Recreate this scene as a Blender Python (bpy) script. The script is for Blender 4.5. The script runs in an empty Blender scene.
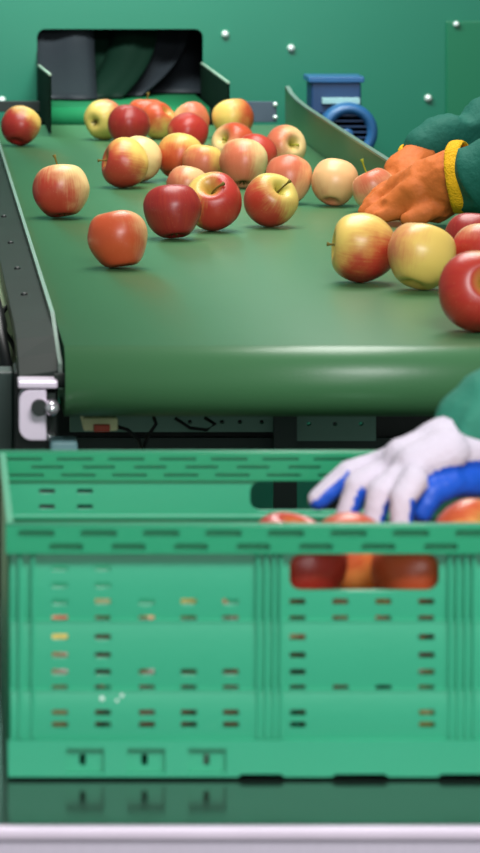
import bpy, bmesh, math, random
from mathutils import Vector, Matrix, Quaternion, noise
random.seed(7)
scene = bpy.context.scene
COL = scene.collection
F = 3750.0                 # focal length in picture widths of one pixel
ZC = 1.643                 # camera height
BELT_Z = ZC - 0.508        # belt surface
TABLE_Z = ZC - 0.743       # steel table top
VX, VY = -57.0, -125.0     # vanishing point of the belt direction

def P(x, y, d):            # survey helper: a sighted point at distance d -> world position
    return Vector(((x - VX) / F * d, d, ZC - (y - VY) / F * d))

def lin(c):
    c = c / 255.0
    return c / 12.92 if c <= 0.04045 else ((c + 0.055) / 1.055) ** 2.4
def rgb(r, g, b): return (lin(r), lin(g), lin(b), 1.0)

# ------------------------------------------------------------------ materials
def new_mat(name):
    m = bpy.data.materials.new(name); m.use_nodes = True
    nt = m.node_tree
    return m, nt, nt.nodes['Principled BSDF']

def simple(name, col, rough=0.5, metal=0.0, spec=0.5, var=0.08, scale=12.0, bump=0.0, bscale=60.0, coat=0.0, stretch=None):
    m, nt, b = new_mat(name)
    N, L = nt.nodes, nt.links
    tc = N.new('ShaderNodeTexCoord')
    src = tc.outputs['Object']
    if stretch:
        mp = N.new('ShaderNodeMapping'); mp.inputs['Scale'].default_value = stretch
        L.new(src, mp.inputs['Vector']); src = mp.outputs['Vector']
    nz = N.new('ShaderNodeTexNoise'); nz.inputs['Scale'].default_value = scale; nz.inputs['Detail'].default_value = 4
    L.new(src, nz.inputs['Vector'])
    mx = N.new('ShaderNodeMix'); mx.data_type = 'RGBA'
    mx.inputs[6].default_value = tuple(c * (1 - var) for c in col[:3]) + (1,)
    mx.inputs[7].default_value = tuple(min(1, c * (1 + var)) for c in col[:3]) + (1,)
    L.new(nz.outputs['Fac'], mx.inputs[0]); L.new(mx.outputs[2], b.inputs['Base Color'])
    b.inputs['Roughness'].default_value = rough; b.inputs['Metallic'].default_value = metal
    b.inputs['Specular IOR Level'].default_value = spec
    b.inputs['Coat Weight'].default_value = coat
    if bump:
        n2 = N.new('ShaderNodeTexNoise'); n2.inputs['Scale'].default_value = bscale; n2.inputs['Detail'].default_value = 5
        L.new(src, n2.inputs['Vector'])
        bp = N.new('ShaderNodeBump'); bp.inputs['Strength'].default_value = bump; bp.inputs['Distance'].default_value = 0.004
        L.new(n2.outputs['Fac'], bp.inputs['Height']); L.new(bp.outputs['Normal'], b.inputs['Normal'])
    return m

M = {}
M['wall'] = simple('green_lacquered_steel', rgb(18, 104, 80), 0.36, 0, 0.5, 0.04, 2)
M['wall_dark'] = simple('deep_green_lacquered_steel', rgb(12, 100, 68), 0.45, 0, 0.4, 0.04, 2)
M['cheek'] = simple('dark_green_paint', rgb(9, 28, 20), 0.8, 0, 0.08)
M['cheek_edge'] = simple('pale_top_edge', rgb(150, 170, 150), 0.5)
M['rubber'] = simple('black_rubber', rgb(34, 38, 42), 0.5, 0, 0.12, 0.25, 6)
M['rubber_green'] = simple('dark_green_rubber', rgb(10, 30, 21), 0.5, 0, 0.1, 0.25, 6)
M['tunnel'] = simple('tunnel_black', rgb(14, 20, 20), 0.7)
M['belt'] = simple('green_conveyor_belt', rgb(68, 118, 76), 0.38, 0, 0.5, 0.05, 5, 0.05, 300)
M['feed_belt'] = simple('bright_green_belt', rgb(30, 116, 72), 0.4, 0, 0.4, 0.05, 5)
M['rail_green'] = simple('moss_green_painted_rail', rgb(58, 110, 74), 0.4)
M['rail_edge'] = simple('pale_bare_edge', rgb(150, 166, 156), 0.3, 0.6)
M['steel_dark'] = simple('dark_oiled_steel', rgb(34, 42, 38), 0.6, 0.0, 0.12, 0.2, 9)
M['steel'] = simple('brushed_steel', rgb(222, 214, 226), 0.22, 1.0, 0.5, 0.06, 30, 0.03, 40, 0, (1, 12, 12))
M['steel_satin'] = simple('satin_steel', rgb(224, 210, 226), 0.35, 0.15, 0.5, 0.05, 20)
M['chrome'] = simple('polished_steel', rgb(240, 234, 242), 0.18, 0.8, 0.5, 0.03, 20)
M['frame_black'] = simple('black_painted_frame', rgb(20, 30, 28), 0.5)
M['frame_grey'] = simple('dark_green_grey_frame', rgb(30, 52, 46), 0.5)
M['plate_teal'] = simple('grey_green_plate', rgb(126, 168, 152), 0.5)
M['plate_blue'] = simple('blue_grey_plate', rgb(70, 84, 98), 0.45, 0.3)
M['cap_blue'] = simple('blue_grey_plastic', rgb(108, 148, 152), 0.5)
M['cream'] = simple('cream_plastic', rgb(228, 232, 176), 0.5)
M['redbtn'] = simple('red_plastic', rgb(190, 62, 30), 0.45)
M['pale_panel'] = simple('pale_green_panel', rgb(196, 214, 170), 0.5)
M['blue'] = simple('blue_motor_paint', rgb(38, 88, 134), 0.35, 0, 0.5, 0.08, 20)
M['blue_dark'] = simple('dark_blue_motor_paint', rgb(20, 54, 92), 0.5, 0, 0.5, 0.1, 20)
M['grille'] = simple('dark_fan_grille', rgb(34, 50, 84), 0.5)
M['plate_pale'] = simple('pale_nameplate', rgb(150, 190, 190), 0.4, 0.3)
M['bolt'] = simple('zinc_bolt_head', rgb(215, 228, 220), 0.35, 0.4)
M['crate'] = simple('green_polypropylene', rgb(54, 166, 126), 0.36, 0, 0.5, 0.05, 10, 0.04, 120)
M['crate_rim'] = simple('green_polypropylene_rim', rgb(36, 150, 106), 0.33, 0, 0.5, 0.05, 10, 0.04, 120)
M['fleck'] = simple('fleck_white', rgb(225, 240, 232), 0.4)
M['sleeve'] = simple('dark_green_cotton', rgb(22, 92, 78), 0.72, 0, 0.25, 0.12, 14, 0.5, 90)
M['sleeve_light'] = simple('teal_green_cotton', rgb(50, 128, 106), 0.72, 0, 0.25, 0.1, 14, 0.4, 90)
M['trousers'] = simple('dark_work_trousers', rgb(24, 50, 52), 0.8)
M['orange'] = simple('orange_leather_glove', rgb(198, 104, 44), 0.65, 0, 0.3, 0.16, 26, 0.5, 70)
M['orange_stain'] = simple('stained_orange_leather', rgb(150, 66, 34), 0.6)
M['yellow'] = simple('yellow_knit_trim', rgb(226, 170, 20), 0.75, 0, 0.2, 0.12, 150, 0.8, 350)
M['white_knit'] = simple('white_knitted_glove', rgb(214, 204, 218), 0.85, 0, 0.2, 0.05, 30, 0.5, 300)
M['blue_latex'] = simple('blue_latex_coating', rgb(24, 84, 196), 0.45, 0, 0.4, 0.12, 40, 0.4, 120)
M['skin'] = simple('skin', rgb(205, 155, 125), 0.5)
M['hair'] = simple('brown_hair', rgb(58, 40, 28), 0.6)
M['boot'] = simple('black_boot_leather', rgb(22, 22, 24), 0.4)
M['eye'] = simple('eye', rgb(50, 40, 36), 0.2)
M['floor'] = simple('grey_green_floor', rgb(48, 58, 54), 0.5, 0, 0.4, 0.1, 3)
M['roomwall'] = simple('off_white_room_wall', rgb(150, 170, 160), 0.8)
M['stem'] = simple('brown_stem', rgb(110, 96, 40), 0.7, 0, 0.2, 0.3, 200)
M['stem_green'] = simple('green_stem', rgb(150, 150, 40), 0.7, 0, 0.2, 0.2, 200)
M['calyx'] = simple('dry_calyx', rgb(92, 84, 40), 0.8, 0, 0.2, 0.3, 200)
M['cable'] = simple('black_cable', rgb(16, 22, 22), 0.5)

# ------------------------------------------------------------------ object helpers
def link(o): COL.objects.link(o); return o
def put(name, mesh, mats=None, parent=None, smooth=False):
    o = bpy.data.objects.new(name, mesh)
    if mats is not None:
        for m in (mats if isinstance(mats, (list, tuple)) else [mats]): mesh.materials.append(m)
    link(o)
    if parent is not None: o.parent = parent
    if smooth:
        for p in mesh.polygons: p.use_smooth = True
    return o
def bm_put(name, bm, mats=None, parent=None, smooth=False, bevel=0.0, seg=2):
    bmesh.ops.recalc_face_normals(bm, faces=bm.faces)
    me = bpy.data.meshes.new(name); bm.to_mesh(me); bm.free()
    o = put(name, me, mats, parent, smooth)
    if bevel:
        md = o.modifiers.new('bevel', 'BEVEL'); md.width = bevel; md.segments = seg; md.limit_method = 'ANGLE'
    return o
def tag(o, label=None, cat=None, group=None, kind=None):
    if label: o['label'] = label
    if cat: o['category'] = cat
    if group: o['group'] = group
    if kind: o['kind'] = kind
    return o
def empty(name, loc, label=None, cat=None, group=None):
    o = bpy.data.objects.new(name, None); o.location = loc; o.empty_display_size = 0.05
    link(o); return tag(o, label, cat, group)
def local(parent, o):      # keep world placement of o while parenting it
    o.parent = parent
    o.matrix_parent_inverse = Matrix.Translation(-Vector(parent.location))
    return o
def box(bm, x0, x1, y0, y1, z0, z1, mi=0):
    v = [bm.verts.new(c) for c in ((x0,y0,z0),(x1,y0,z0),(x1,y1,z0),(x0,y1,z0),(x0,y0,z1),(x1,y0,z1),(x1,y1,z1),(x0,y1,z1))]
    for f in ((0,3,2,1),(4,5,6,7),(0,1,5,4),(1,2,6,5),(2,3,7,6),(3,0,4,7)):
        fc = bm.faces.new([v[i] for i in f]); fc.material_index = mi
def prism(bm, pts, d0, d1, axis='y', mi=0):   # polygon extruded along an axis; pts are the two other coordinates
    def mk(p, d):
        return {'y': (p[0], d, p[1]), 'x': (d, p[0], p[1]), 'z': (p[0], p[1], d)}[axis]
    a = [bm.verts.new(mk(p, d0)) for p in pts]; b = [bm.verts.new(mk(p, d1)) for p in pts]
    n = len(pts)
    fs = [bm.faces.new(a), bm.faces.new(b[::-1])]
    for i in range(n): fs.append(bm.faces.new((a[i], b[i], b[(i+1) % n], a[(i+1) % n])))
    for f in fs: f.material_index = mi
def frame_for(ax):
    ax = ax.normalized(); t = Vector((0,0,1)) if abs(ax.z) < 0.9 else Vector((1,0,0))
    u = ax.cross(t).normalized(); return u, ax.cross(u).normalized()
def capsule(bm, p0, p1, r0, r1, n=16, k=5, flat=None):
    p0, p1 = Vector(p0), Vector(p1); ax = p1 - p0
    if ax.length < 1e-6: ax = Vector((0, 0, 1e-5))
    a = ax.normalized(); u, v = frame_for(a)
    rings = []
    for i in range(1, k + 1):
        t = -math.pi/2 + math.pi/2 * i / k; rings.append((p0 + a * (r0 * math.sin(t)), r0 * math.cos(t)))
    for i in range(0, k):
        t = math.pi/2 * i / k; rings.append((p1 + a * (r1 * math.sin(t)), r1 * math.cos(t)))
    vs = [[bm.verts.new(c + (u * math.cos(q) + v * math.sin(q)) * r) for q in [2*math.pi*j/n for j in range(n)]] for c, r in rings]
    b0 = bm.verts.new(p0 - a * r0); b1 = bm.verts.new(p1 + a * r1)
    for i in range(len(vs) - 1):
        for j in range(n): bm.faces.new((vs[i][j], vs[i][(j+1) % n], vs[i+1][(j+1) % n], vs[i+1][j]))
    for j in range(n):
        bm.faces.new((b0, vs[0][(j+1) % n], vs[0][j])); bm.faces.new((b1, vs[-1][j], vs[-1][(j+1) % n]))
def tube(bm, pts, rad, n=10, cap=True):
    pts = [Vector(p) for p in pts]; rings = []
    for i, p in enumerate(pts):
        d = (pts[min(i+1, len(pts)-1)] - pts[max(i-1, 0)]); u, v = frame_for(d)
        r = rad[i] if isinstance(rad, (list, tuple)) else rad
        if i and (u.dot(lu) < 0): u, v = -u, -v
        lu = u
        rings.append([bm.verts.new(p + (u * math.cos(2*math.pi*j/n) + v * math.sin(2*math.pi*j/n)) * r) for j in range(n)])
    for i in range(len(rings) - 1):
        for j in range(n): bm.faces.new((rings[i][j], rings[i][(j+1) % n], rings[i+1][(j+1) % n], rings[i+1][j]))
    if cap: bm.faces.new(rings[0][::-1]); bm.faces.new(rings[-1])
def lathe(bm, prof, c, ax, n=32, mi=0):   # prof: (radius, offset along axis)
    c, a = Vector(c), Vector(ax).normalized(); u, v = frame_for(a); rings = []
    for r, h in prof:
        rings.append([bm.verts.new(c + a * h + (u * math.cos(2*math.pi*j/n) + v * math.sin(2*math.pi*j/n)) * max(r, 1e-4)) for j in range(n)])
    for i in range(len(rings) - 1):
        for j in range(n):
            f = bm.faces.new((rings[i][j], rings[i][(j+1) % n], rings[i+1][(j+1) % n], rings[i+1][j])); f.material_index = mi
    bm.faces.new(rings[0][::-1]).material_index = mi; bm.faces.new(rings[-1]).material_index = mi
def bake(o):
    dg = bpy.context.evaluated_depsgraph_get(); dg.update()
    me = bpy.data.meshes.new_from_object(o.evaluated_get(dg)); return me
def blob(name, segs, voxel, mats, parent=None, smooth=4, disp=0.0, dscale=0.03, palm=None):
    bm = bmesh.new()
    for s in segs: capsule(bm, *s[:4])
    me = bpy.data.meshes.new('tmp'); bm.to_mesh(me); bm.free()
    t = link(bpy.data.objects.new('tmp', me))
    r = t.modifiers.new('r', 'REMESH'); r.mode = 'VOXEL'; r.voxel_size = voxel
    s = t.modifiers.new('s', 'SMOOTH'); s.factor = 0.5; s.iterations = smooth
    me2 = bake(t); bpy.data.objects.remove(t)
    if disp:
        nrm = [v.normal.copy() for v in me2.vertices]
        for v, nn in zip(me2.vertices, nrm):
            q = v.co / dscale
            w = noise.noise(q) * 0.6 + (1 - abs(noise.noise(q * 0.8 + Vector((5, 3, 1))))) ** 4 * 0.8 - 0.4
            v.co += nn * (w * disp)
    me2.name = name; o = put(name, me2, mats, None, True)
    if palm:               # second material on the palm side of each bone
        S = [(Vector(s[0]), Vector(s[1]), Vector(s[4]) if len(s) > 4 and s[4] else None, s[5] if len(s) > 5 else 0.25) for s in segs]
        for f in me2.polygons:
            best = None
            for a, b, nv, th in S:
                d = b - a; t_ = max(0, min(1, (f.center - a).dot(d) / max(d.length_squared, 1e-9)))
                off = f.center - (a + d * t_)
                if best is None or off.length < best[0]: best = (off.length, off, nv, th)
            if best[2] is not None and best[1].normalized().dot(best[2].normalized()) > best[3]: f.material_index = 1
    if parent is not None: local(parent, o)
    return o
def plate2d(name, outer, holes, y0, y1, mats, parent=None):
    """flat plate in the XZ plane with holes cut through it, between depths y0 and y1"""
    cu = bpy.data.curves.new('c', 'CURVE'); cu.dimensions = '2D'; cu.fill_mode = 'BOTH'; cu.extrude = (y1 - y0) / 2
    for poly in [outer] + holes:
        sp = cu.splines.new('POLY'); sp.points.add(len(poly) - 1); sp.use_cyclic_u = True
        for i, (x, z) in enumerate(poly): sp.points[i].co = (x, z, 0, 1)
    t = link(bpy.data.objects.new('tmpc', cu)); me = bake(t); bpy.data.objects.remove(t)
    me.transform(Matrix.Translation((0, (y0 + y1) / 2, 0)) @ Matrix.Rotation(math.pi/2, 4, 'X'))
    me.name = name
    bm = bmesh.new(); bm.from_mesh(me); bmesh.ops.remove_doubles(bm, verts=bm.verts, dist=1e-6); bmesh.ops.recalc_face_normals(bm, faces=bm.faces); bm.to_mesh(me); bm.free()
    return put(name, me, mats, parent)
def rrect(x0, x1, z0, z1, r=0.0, k=4, corners=(1,1,1,1)):   # corners: bl, br, tr, tl
    if r <= 0: return [(x0,z0),(x1,z0),(x1,z1),(x0,z1)]
    out = []
    for (cx, cz, a0, on, px, pz) in ((x0+r,z0+r,math.pi,corners[0],x0,z0),(x1-r,z0+r,1.5*math.pi,corners[1],x1,z0),(x1-r,z1-r,0,corners[2],x1,z1),(x0+r,z1-r,.5*math.pi,corners[3],x0,z1)):
        if not on: out.append((px, pz)); continue
        for i in range(k + 1):
            a = a0 + math.pi/2 * i / k; out.append((cx + r*math.cos(a), cz + r*math.sin(a)))
    return out

# ------------------------------------------------------------------ setting
bm = bmesh.new(); box(bm, -4, 6, -2, 11, -0.1, 0); tag(bm_put('floor', bm, M['floor']), kind='structure')
bm = bmesh.new(); box(bm, -4, 6, 10.6, 10.8, 0, 3.6); tag(bm_put('wall_back', bm, M['roomwall']), kind='structure')

# ------------------------------------------------------------------ sorting machine housing (green sheet-steel wall with an opening)
WY = 8.2
hous = empty('machine_housing', (1.0, WY, 0), 'tall green painted steel machine housing with a dark opening, behind the conveyor', 'machine')
def L(o): return local(hous, o)
ox0, ox1 = P(37,0,WY).x, P(203,0,WY).x
oz1, oz0 = P(0,29,WY).z, P(0,112,WY).z
L(plate2d('front_panel', [(-1.6,0.02),(3.0,0.02),(3.0,2.5),(-1.6,2.5)], [rrect(ox0, ox1, oz0, oz1, 0.018, 5)], WY, WY+0.02, M['wall']))
bm = bmesh.new(); box(bm, -1.6, 3.0, 8.225, 10.2, 0.0, 0.06); box(bm, -1.6,3.0,8.225,10.2,2.44,2.5); box(bm,-1.6,-1.55,8.225,10.2,0.06,2.44); box(bm,2.95,3.0,8.225,10.2,0.06,2.44); box(bm,-1.55,2.95,10.15,10.2,.06,2.44)
L(bm_put('cabinet_shell', bm, M['wall_dark']))
bm = bmesh.new(); a, b2, c, d = ox0-.02, ox1+.02, oz0-.03, oz1+.02
box(bm, a-.01, a, WY+.03, 9.2, c, d); box(bm, b2, b2+.01, WY+.03, 9.2, c, d); box(bm, a-.01, b2+.01, WY+.03, 9.2, d, d+.01); box(bm, a-.01, b2+.01, 9.2, 9.21, c-.01, d+.01); box(bm, a-.01, b2+.01, WY+.03, 9.2, c-.01, c)
L(bm_put('tunnel_lining', bm, M['tunnel']))
px, pz = P(446,0,WY-.01).x, P(0,21,WY-.01).z
bm = bmesh.new(); box(bm, px, 2.6, WY-.012, WY-.0005, 0.3, pz)
L(bm_put('access_cover', bm, M['wall_dark'], None, False, 0.003))
def bolt(x, y, rr, yy=WY):
    p = P(x, y, yy); bm = bmesh.new()
    lathe(bm, [(rr, 0.002), (rr, -0.004), (rr*.85, -.009), (rr*.4, -.012), (0, -.0125)], (p.x, yy, p.z), (0, 1, 0), 20)
    return L(bm_put('bolt', bm, M['bolt'], None, True))
for x, y, yy in ((225,34,WY),(291,48,WY),(428,98,WY),(2,100,WY),(456,24,WY-.012),(530,60,WY-.012),(-70,40,WY)): bolt(x, y, 0.0085 if y > 30 or x < 300 else .007, yy)
# rubber flaps in the opening
fzc = ZC - (106-VY)/F*7.86
cur = empty('rubber_curtain', (0.38, WY+.12, oz1), 'black rubber strip curtain hanging inside the dark opening of the green housing', 'curtain')
for i, (xa, xb, mk, sh, yy) in enumerate(((0.205,0.33,'rubber',0.0,8.24),(0.30,0.40,'rubber_green',-.05,8.33),(0.375,0.475,'rubber_green',-.09,8.28),(0.455,0.55,'rubber',-.12,8.36),(0.21,0.58,'rubber',0,8.48))):
    bm = bmesh.new(); n = 14; g = []
    for s in range(n + 1):
        t = s / n; z = oz1 + .012 - t * (oz1 + .010 - fzc) ; dx = sh * (t ** 2.2); dy = -.21 * t ** 1.6
        w = (xb - xa)
        row = [bm.verts.new((xa + dx + w * q / 6, yy + dy + .012 * math.sin(q * 1.1 + i) + .004, z)) for q in range(7)]; g.append(row)
    for s in range(n):
        for q in range(6): bm.faces.new((g[s][q], g[s][q+1], g[s+1][q+1], g[s+1][q]))
    o = bm_put('rubber_strip', bm, M[mk], None, True); sm = o.modifiers.new('t', 'SOLIDIFY'); sm.thickness = 0.004
    local(cur, o)
bm = bmesh.new(); tube(bm, [(.19,8.3,oz1+.016),(.585,8.3,oz1+.016)], .005); local(cur, bm_put('curtain_rod', bm, M['frame_black'], None, True))

# ------------------------------------------------------------------ feeding conveyor coming out of the opening
feed = empty('feed_conveyor', (0.4, 8.0, 0), 'short bright green feed conveyor coming out of the dark opening between dark cheeks', 'conveyor')
def FL(o): return local(feed, o)
fz = ZC - (106-VY)/F*7.86; r = 0.0165
fx0, fx1 = .214, .556
def belt_loop(bm, xl, xr, y0, y1, z, r, th=0.0025, n=14):
    """closed belt around two rollers; xl, xr are functions of y; returns nothing"""
    path = []
    for i in range(n + 1):
        a = math.pi/2 + math.pi * i / n; path.append((y0 + r*math.cos(a), z - r + r*math.sin(a)))
    for i in range(n + 1):
        a = -math.pi/2 + math.pi * i / n; path.append((y1 + r*math.cos(a), z - r + r*math.sin(a)))
    inner = []
    for i in range(n + 1):
        a = math.pi/2 + math.pi * i / n; inner.append((y0 + (r-th)*math.cos(a), z - r + (r-th)*math.sin(a)))
    for i in range(n + 1):
        a = -math.pi/2 + math.pi * i / n; inner.append((y1 + (r-th)*math.cos(a), z - r + (r-th)*math.sin(a)))
    m = len(path)
    A = [[bm.verts.new((fx(y), y, zz)) for y, zz in pth] for pth in (path, inner) for fx in (xl, xr)]
    for i in range(m):
        j = (i + 1) % m
        bm.faces.new((A[0][i], A[1][i], A[1][j], A[0][j])); bm.faces.new((A[2][i], A[2][j], A[3][j], A[3][i]))
        bm.faces.new((A[0][i], A[0][j], A[2][j], A[2][i])); bm.faces.new((A[1][i], A[3][i], A[3][j], A[1][j]))
bm = bmesh.new(); belt_loop(bm, lambda y: fx0, lambda y: fx1, 7.84, 9.1, fz, .026); o = FL(bm_put('belt', bm, M['feed_belt'], None, True))
for yy in (7.84, 9.1):
    bm = bmesh.new(); tube(bm, [(fx0-.003, yy, fz-.026), (fx1+.003, yy, fz-.026)], .0234, 24); FL(bm_put('roller', bm, M['steel_dark']))
# cheeks
def cheek(x0, x1, ytip, ztip, zroot):
    bm = bmesh.new(); prism(bm, [(ytip, ztip), (8.195, zroot), (8.195, BELT_Z-.05), (7.74, BELT_Z-.05), (7.72, BELT_Z+.006), (ytip, BELT_Z+.006)], x0, x1, 'x')
    o = FL(bm_put('cheek_plate', bm, M['cheek'], None, False, 0.001))
    bm = bmesh.new(); prism(bm, [(ytip, ztip+.0005), (8.19, zroot+.0005), (8.19, zroot+.004), (ytip, ztip+.004)], x0, x1, 'x')  # pale strip along the top of the plate
    e = bm_put('plate_edge', bm, M['cheek_edge']); tag(e, 'pale top edge'); FL(e); e.parent = o; return o
cheek(.2055, .2105, 7.28, P(0,76,7.28).z, P(0,66,8.2).z)
cheek(.5625, .5675, 7.42, P(0,84,7.42).z, P(0,64,8.2).z)
bm = bmesh.new(); box(bm, .2, .22, 8.0, 8.04, 0.0, BELT_Z-.06); box(bm, .55, .57, 8.0, 8.04, 0.0, BELT_Z-.06); box(bm, .2,.57,7.98,8.06,BELT_Z-.07,BELT_Z-.05)
FL(bm_put('support_frame', bm, M['frame_black']))

# ------------------------------------------------------------------ main sorting conveyor
conv = empty('sorting_conveyor', (0.45, 5.8, 0), 'wide green belt sorting conveyor running away from the crate, apples rolling on it', 'conveyor')
def CL(o): return local(conv, o)
def XL(y): return 0.1275 + (y - 4.3) * (-0.0075)      # left belt edge, very slightly splayed
YF, YB, RR = 4.055, 7.62, 0.0385
bm = bmesh.new(); belt_loop(bm, lambda y: XL(y)+.0015, lambda y: .785, YF, YB, BELT_Z, RR, .003, 22)
CL(bm_put('belt', bm, M['belt'], None, True))
for yy in (YF, YB):
    bm = bmesh.new(); lathe(bm, [(.008, -.012), (.008, 0), (RR-.0035, .001), (RR-.0035, .785-XL(yy)-.004), (.008, .785-XL(yy)-.003), (.008, .785-XL(yy)+.012)], (XL(yy)+.003, yy, BELT_Z-RR), (1, 0, 0), 32)
    CL(bm_put('roller', bm, M['steel_dark']))
# left side rail: dark top plate with a bright inner flange, both dipping at the front end
def strip_along(bm, xs, path):    # xs: (x offset0, x offset1) from belt edge, path: list of (y, ztop, zbot)
    rows = []
    for y, zt, zb in path:
        rows.append([bm.verts.new((XL(y)+xs[0], y, zt[0])), bm.verts.new((XL(y)+xs[1], y, zt[1])), bm.verts.new((XL(y)+xs[1], y, zb)), bm.verts.new((XL(y)+xs[0], y, zb))])
    for i in range(len(rows) - 1):
        for j in range(4): bm.faces.new((rows[i][j], rows[i][(j+1) % 4], rows[i+1][(j+1) % 4], rows[i+1][j]))
    bm.faces.new(rows[0]); bm.faces.new(rows[-1][::-1])
rail = CL(bpy.data.objects.new('side_rail', None)); link(rail)
rail.location = (0.1, 4.2, BELT_Z); rail.matrix_parent_inverse = Matrix.Translation(-Vector(conv.location))
def RL(o): o.parent = rail; o.matrix_parent_inverse = (conv.matrix_world @ rail.matrix_parent_inverse @ Matrix.Translation(rail.location)).inverted() if False else Matrix.Translation(-Vector(rail.location)); return o
Z = BELT_Z
bm = bmesh.new()
strip_along(bm, (-.047, -.004), [(4.07,(Z-.036,Z-.03),Z-.05),(4.12,(Z-.022,Z-.016),Z-.04),(4.19,(Z-.010,Z-.006),Z-.03),(4.30,(Z-.004,Z-.001),Z-.02),(7.55,(Z-.004,Z-.001),Z-.02)])
RL(bm_put('top_plate', bm, M['steel_dark'], None, False, .001))
bm = bmesh.new()
strip_along(bm, (-.004, .0005), [(4.07,(Z-.022,Z-.022),Z-.05),(4.16,(Z-.012,Z-.012),Z-.05),(4.31,(Z+.006,Z+.006),Z-.05),(7.55,(Z+.006,Z+.006),Z-.05)])
o = RL(bm_put('inner_flange', bm, M['rail_edge'])); tag(o, 'bright bare steel flange')
for yy in (4.56, 4.86, 5.2, 5.6, 6.05, 6.6):
    bm = bmesh.new(); lathe(bm, [(.0042, -.002), (.0042, .0015), (.002, .003), (0, .0032)], (XL(yy)-.027, yy, Z-.0025), (0,0,1), 12)
    RL(bm_put('rail_screw', bm, M['frame_black'], None, True))
# front end bracket of the rail
x0, x1 = .0815, .1235
bm = bmesh.new(); pr = rrect(x0, x1-.012, Z-.101, Z-.045, .014, 5, (1,0,0,1)); prism(bm, pr, 4.035, 4.068, 'y')
br = CL(bm_put('end_bracket', bm, M['satin'] if 'satin' in M else M['steel_satin'], None, False, .002)); tag(br, 'bright steel end bracket with rounded corner')
def BL(o): o.parent = br; o.matrix_parent_inverse = br.matrix_parent_inverse.inverted() if False else Matrix.Identity(4); return o
bm = bmesh.new(); box(bm, x0-.001, x1, 4.03, 4.07, Z-.044, Z-.036); BL(bm_put('bracket_lip', bm, M['steel_satin'], None, False, .002))
bm = bmesh.new(); lathe(bm, [(.0085, -.012), (.0085, .004), (.006,.004),(.006,-.01)], (.1035, 4.034, Z-.064), (0,1,0), 20); BL(bm_put('socket', bm, M['frame_black']))
bm = bmesh.new(); lathe(bm, [(0,-.022),(.004,-.021),(.0075, -.016), (.0085, -.006), (.0085, .02)], (.1165, 4.034, Z-.064), (0,1,0), 20); BL(bm_put('adjuster_bolt', bm, M['chrome'], None, True))
bm = bmesh.new(); prism(bm, [(.1125, Z-.05), (.121, Z-.05), (.121, Z-.08), (.117, Z-.096)], 4.04, 4.066, 'y'); BL(bm_put('bracket_gusset', bm, M['steel_dark']))
# guide rail standing on the right of the belt
gr = CL(bpy.data.objects.new('guide_rail', None)); link(gr); gr.location = (.69, 6.5, Z); gr.matrix_parent_inverse = Matrix.Translation(-Vector(conv.location))
def GL(o): o.parent = gr; o.matrix_parent_inverse = Matrix.Translation(-Vector(gr.location)); return o
ht = .064
top = [(5.77, ht), (6.6, ht), (7.1, ht+.001), (7.3, ht+.004), (7.42, ht+.009), (7.5, ht+.018), (7.52, ht+.012)]
bm = bmesh.new(); prism(bm, [(5.77, .001)] + [(y, h) for y, h in top] + [(7.52, .001)], .686, .690, 'x')
bmesh.ops.translate(bm, verts=bm.verts, vec=(0,0,Z)); GL(bm_put('guide_plate', bm, M['rail_green']))
bm = bmesh.new()
for (ya, ha), (yb, hb) in zip(top[:-1], top[1:]): prism(bm, [(ya, Z+ha+.0003), (yb, Z+hb+.0003), (yb, Z+hb+.004), (ya, Z+ha+.004)], .685, .6935, 'x')
tag(GL(bm_put('guide_edge', bm, M['rail_edge'])), 'pale folded top edge')
# right side frame, hidden past the belt, legs, tail plates and the steelwork under the roller
bm = bmesh.new(); box(bm, .788, .80, 4.05, 7.55, Z-.09, Z-.002); CL(bm_put('side_frame', bm, M['frame_grey'], None, False, .002))
bm = bmesh.new(); box(bm, .10, .118, 4.3, 7.55, Z-.12, Z-.055); CL(bm_put('side_frame', bm, M['frame_black'], None, False, .002))
for (xx, yy) in ((.098, 4.42), (.74, 4.42), (.098, 7.3), (.74, 7.3)):
    bm = bmesh.new(); box(bm, xx, xx+.04, yy, yy+.04, 0.0, Z-.1205 if xx < .5 else Z-.06); CL(bm_put('leg', bm, M['frame_black'], None, False, .002))
bm = bmesh.new(); xa, xb = P(252,0,7.5).x, .684; box(bm, xa, xb, 7.685, 7.69, P(0,125,7.6).z, P(0,104,7.6).z)
tp = CL(bm_put('tail_plate', bm, M['plate_blue'], None, False, .001)); tag(tp, 'short blue grey tail plate at the guide rail')
for yy in (107, 120):
    p = P(277, yy, 7.6); bm = bmesh.new(); lathe(bm, [(.005,.002),(.005,-.003),(.003,-.006),(0,-.0062)], (p.x+.004, 7.685, p.z), (0,1,0), 14)
    o = bm_put('bolt', bm, M['bolt'], None, True); o.parent = tp
bm = bmesh.new(); box(bm, -.05, .199, 7.70, 7.706, P(0,112,7.7).z, P(0,101,7.7).z)
CL(bm_put('tail_plate', bm, M['frame_black'], None, False, .001))
# cross members under the roller; added black sheets stand in for shade behind
def xbeam(name, x0_, x1_, t_, b_, d, mk, holes=()):
    p, q = P(x0_, t_, d), P(x1_, b_, d)
    hs = [rrect(P(h[0]-2.2,0,d).x, P(h[0]+2.2,0,d).x, P(0,h[1]+2,d).z, P(0,h[1]-2,d).z, .0015, 2) for h in holes]
    return CL(plate2d(name, [(p.x, q.z), (q.x, q.z), (q.x, p.z), (p.x, p.z)], hs, d, d+.012, M[mk]))
xbeam('cross_plate', 70, 276, 405, 432, 4.5, 'plate_teal', ((190,422),(222,422),(240,422),(262,422)))
xbeam('cross_plate', 295, 376, 405, 441, 4.5, 'plate_teal', ((309,424),(335,424),(361,424)))
xbeam('cross_beam', 40, 560, 438, 475, 4.54, 'frame_grey')
xbeam('shade_plate', 30, 274, 405, 445, 4.58, 'frame_black')  # added black sheet, hides the lit wall to keep the gap in shade
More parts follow.
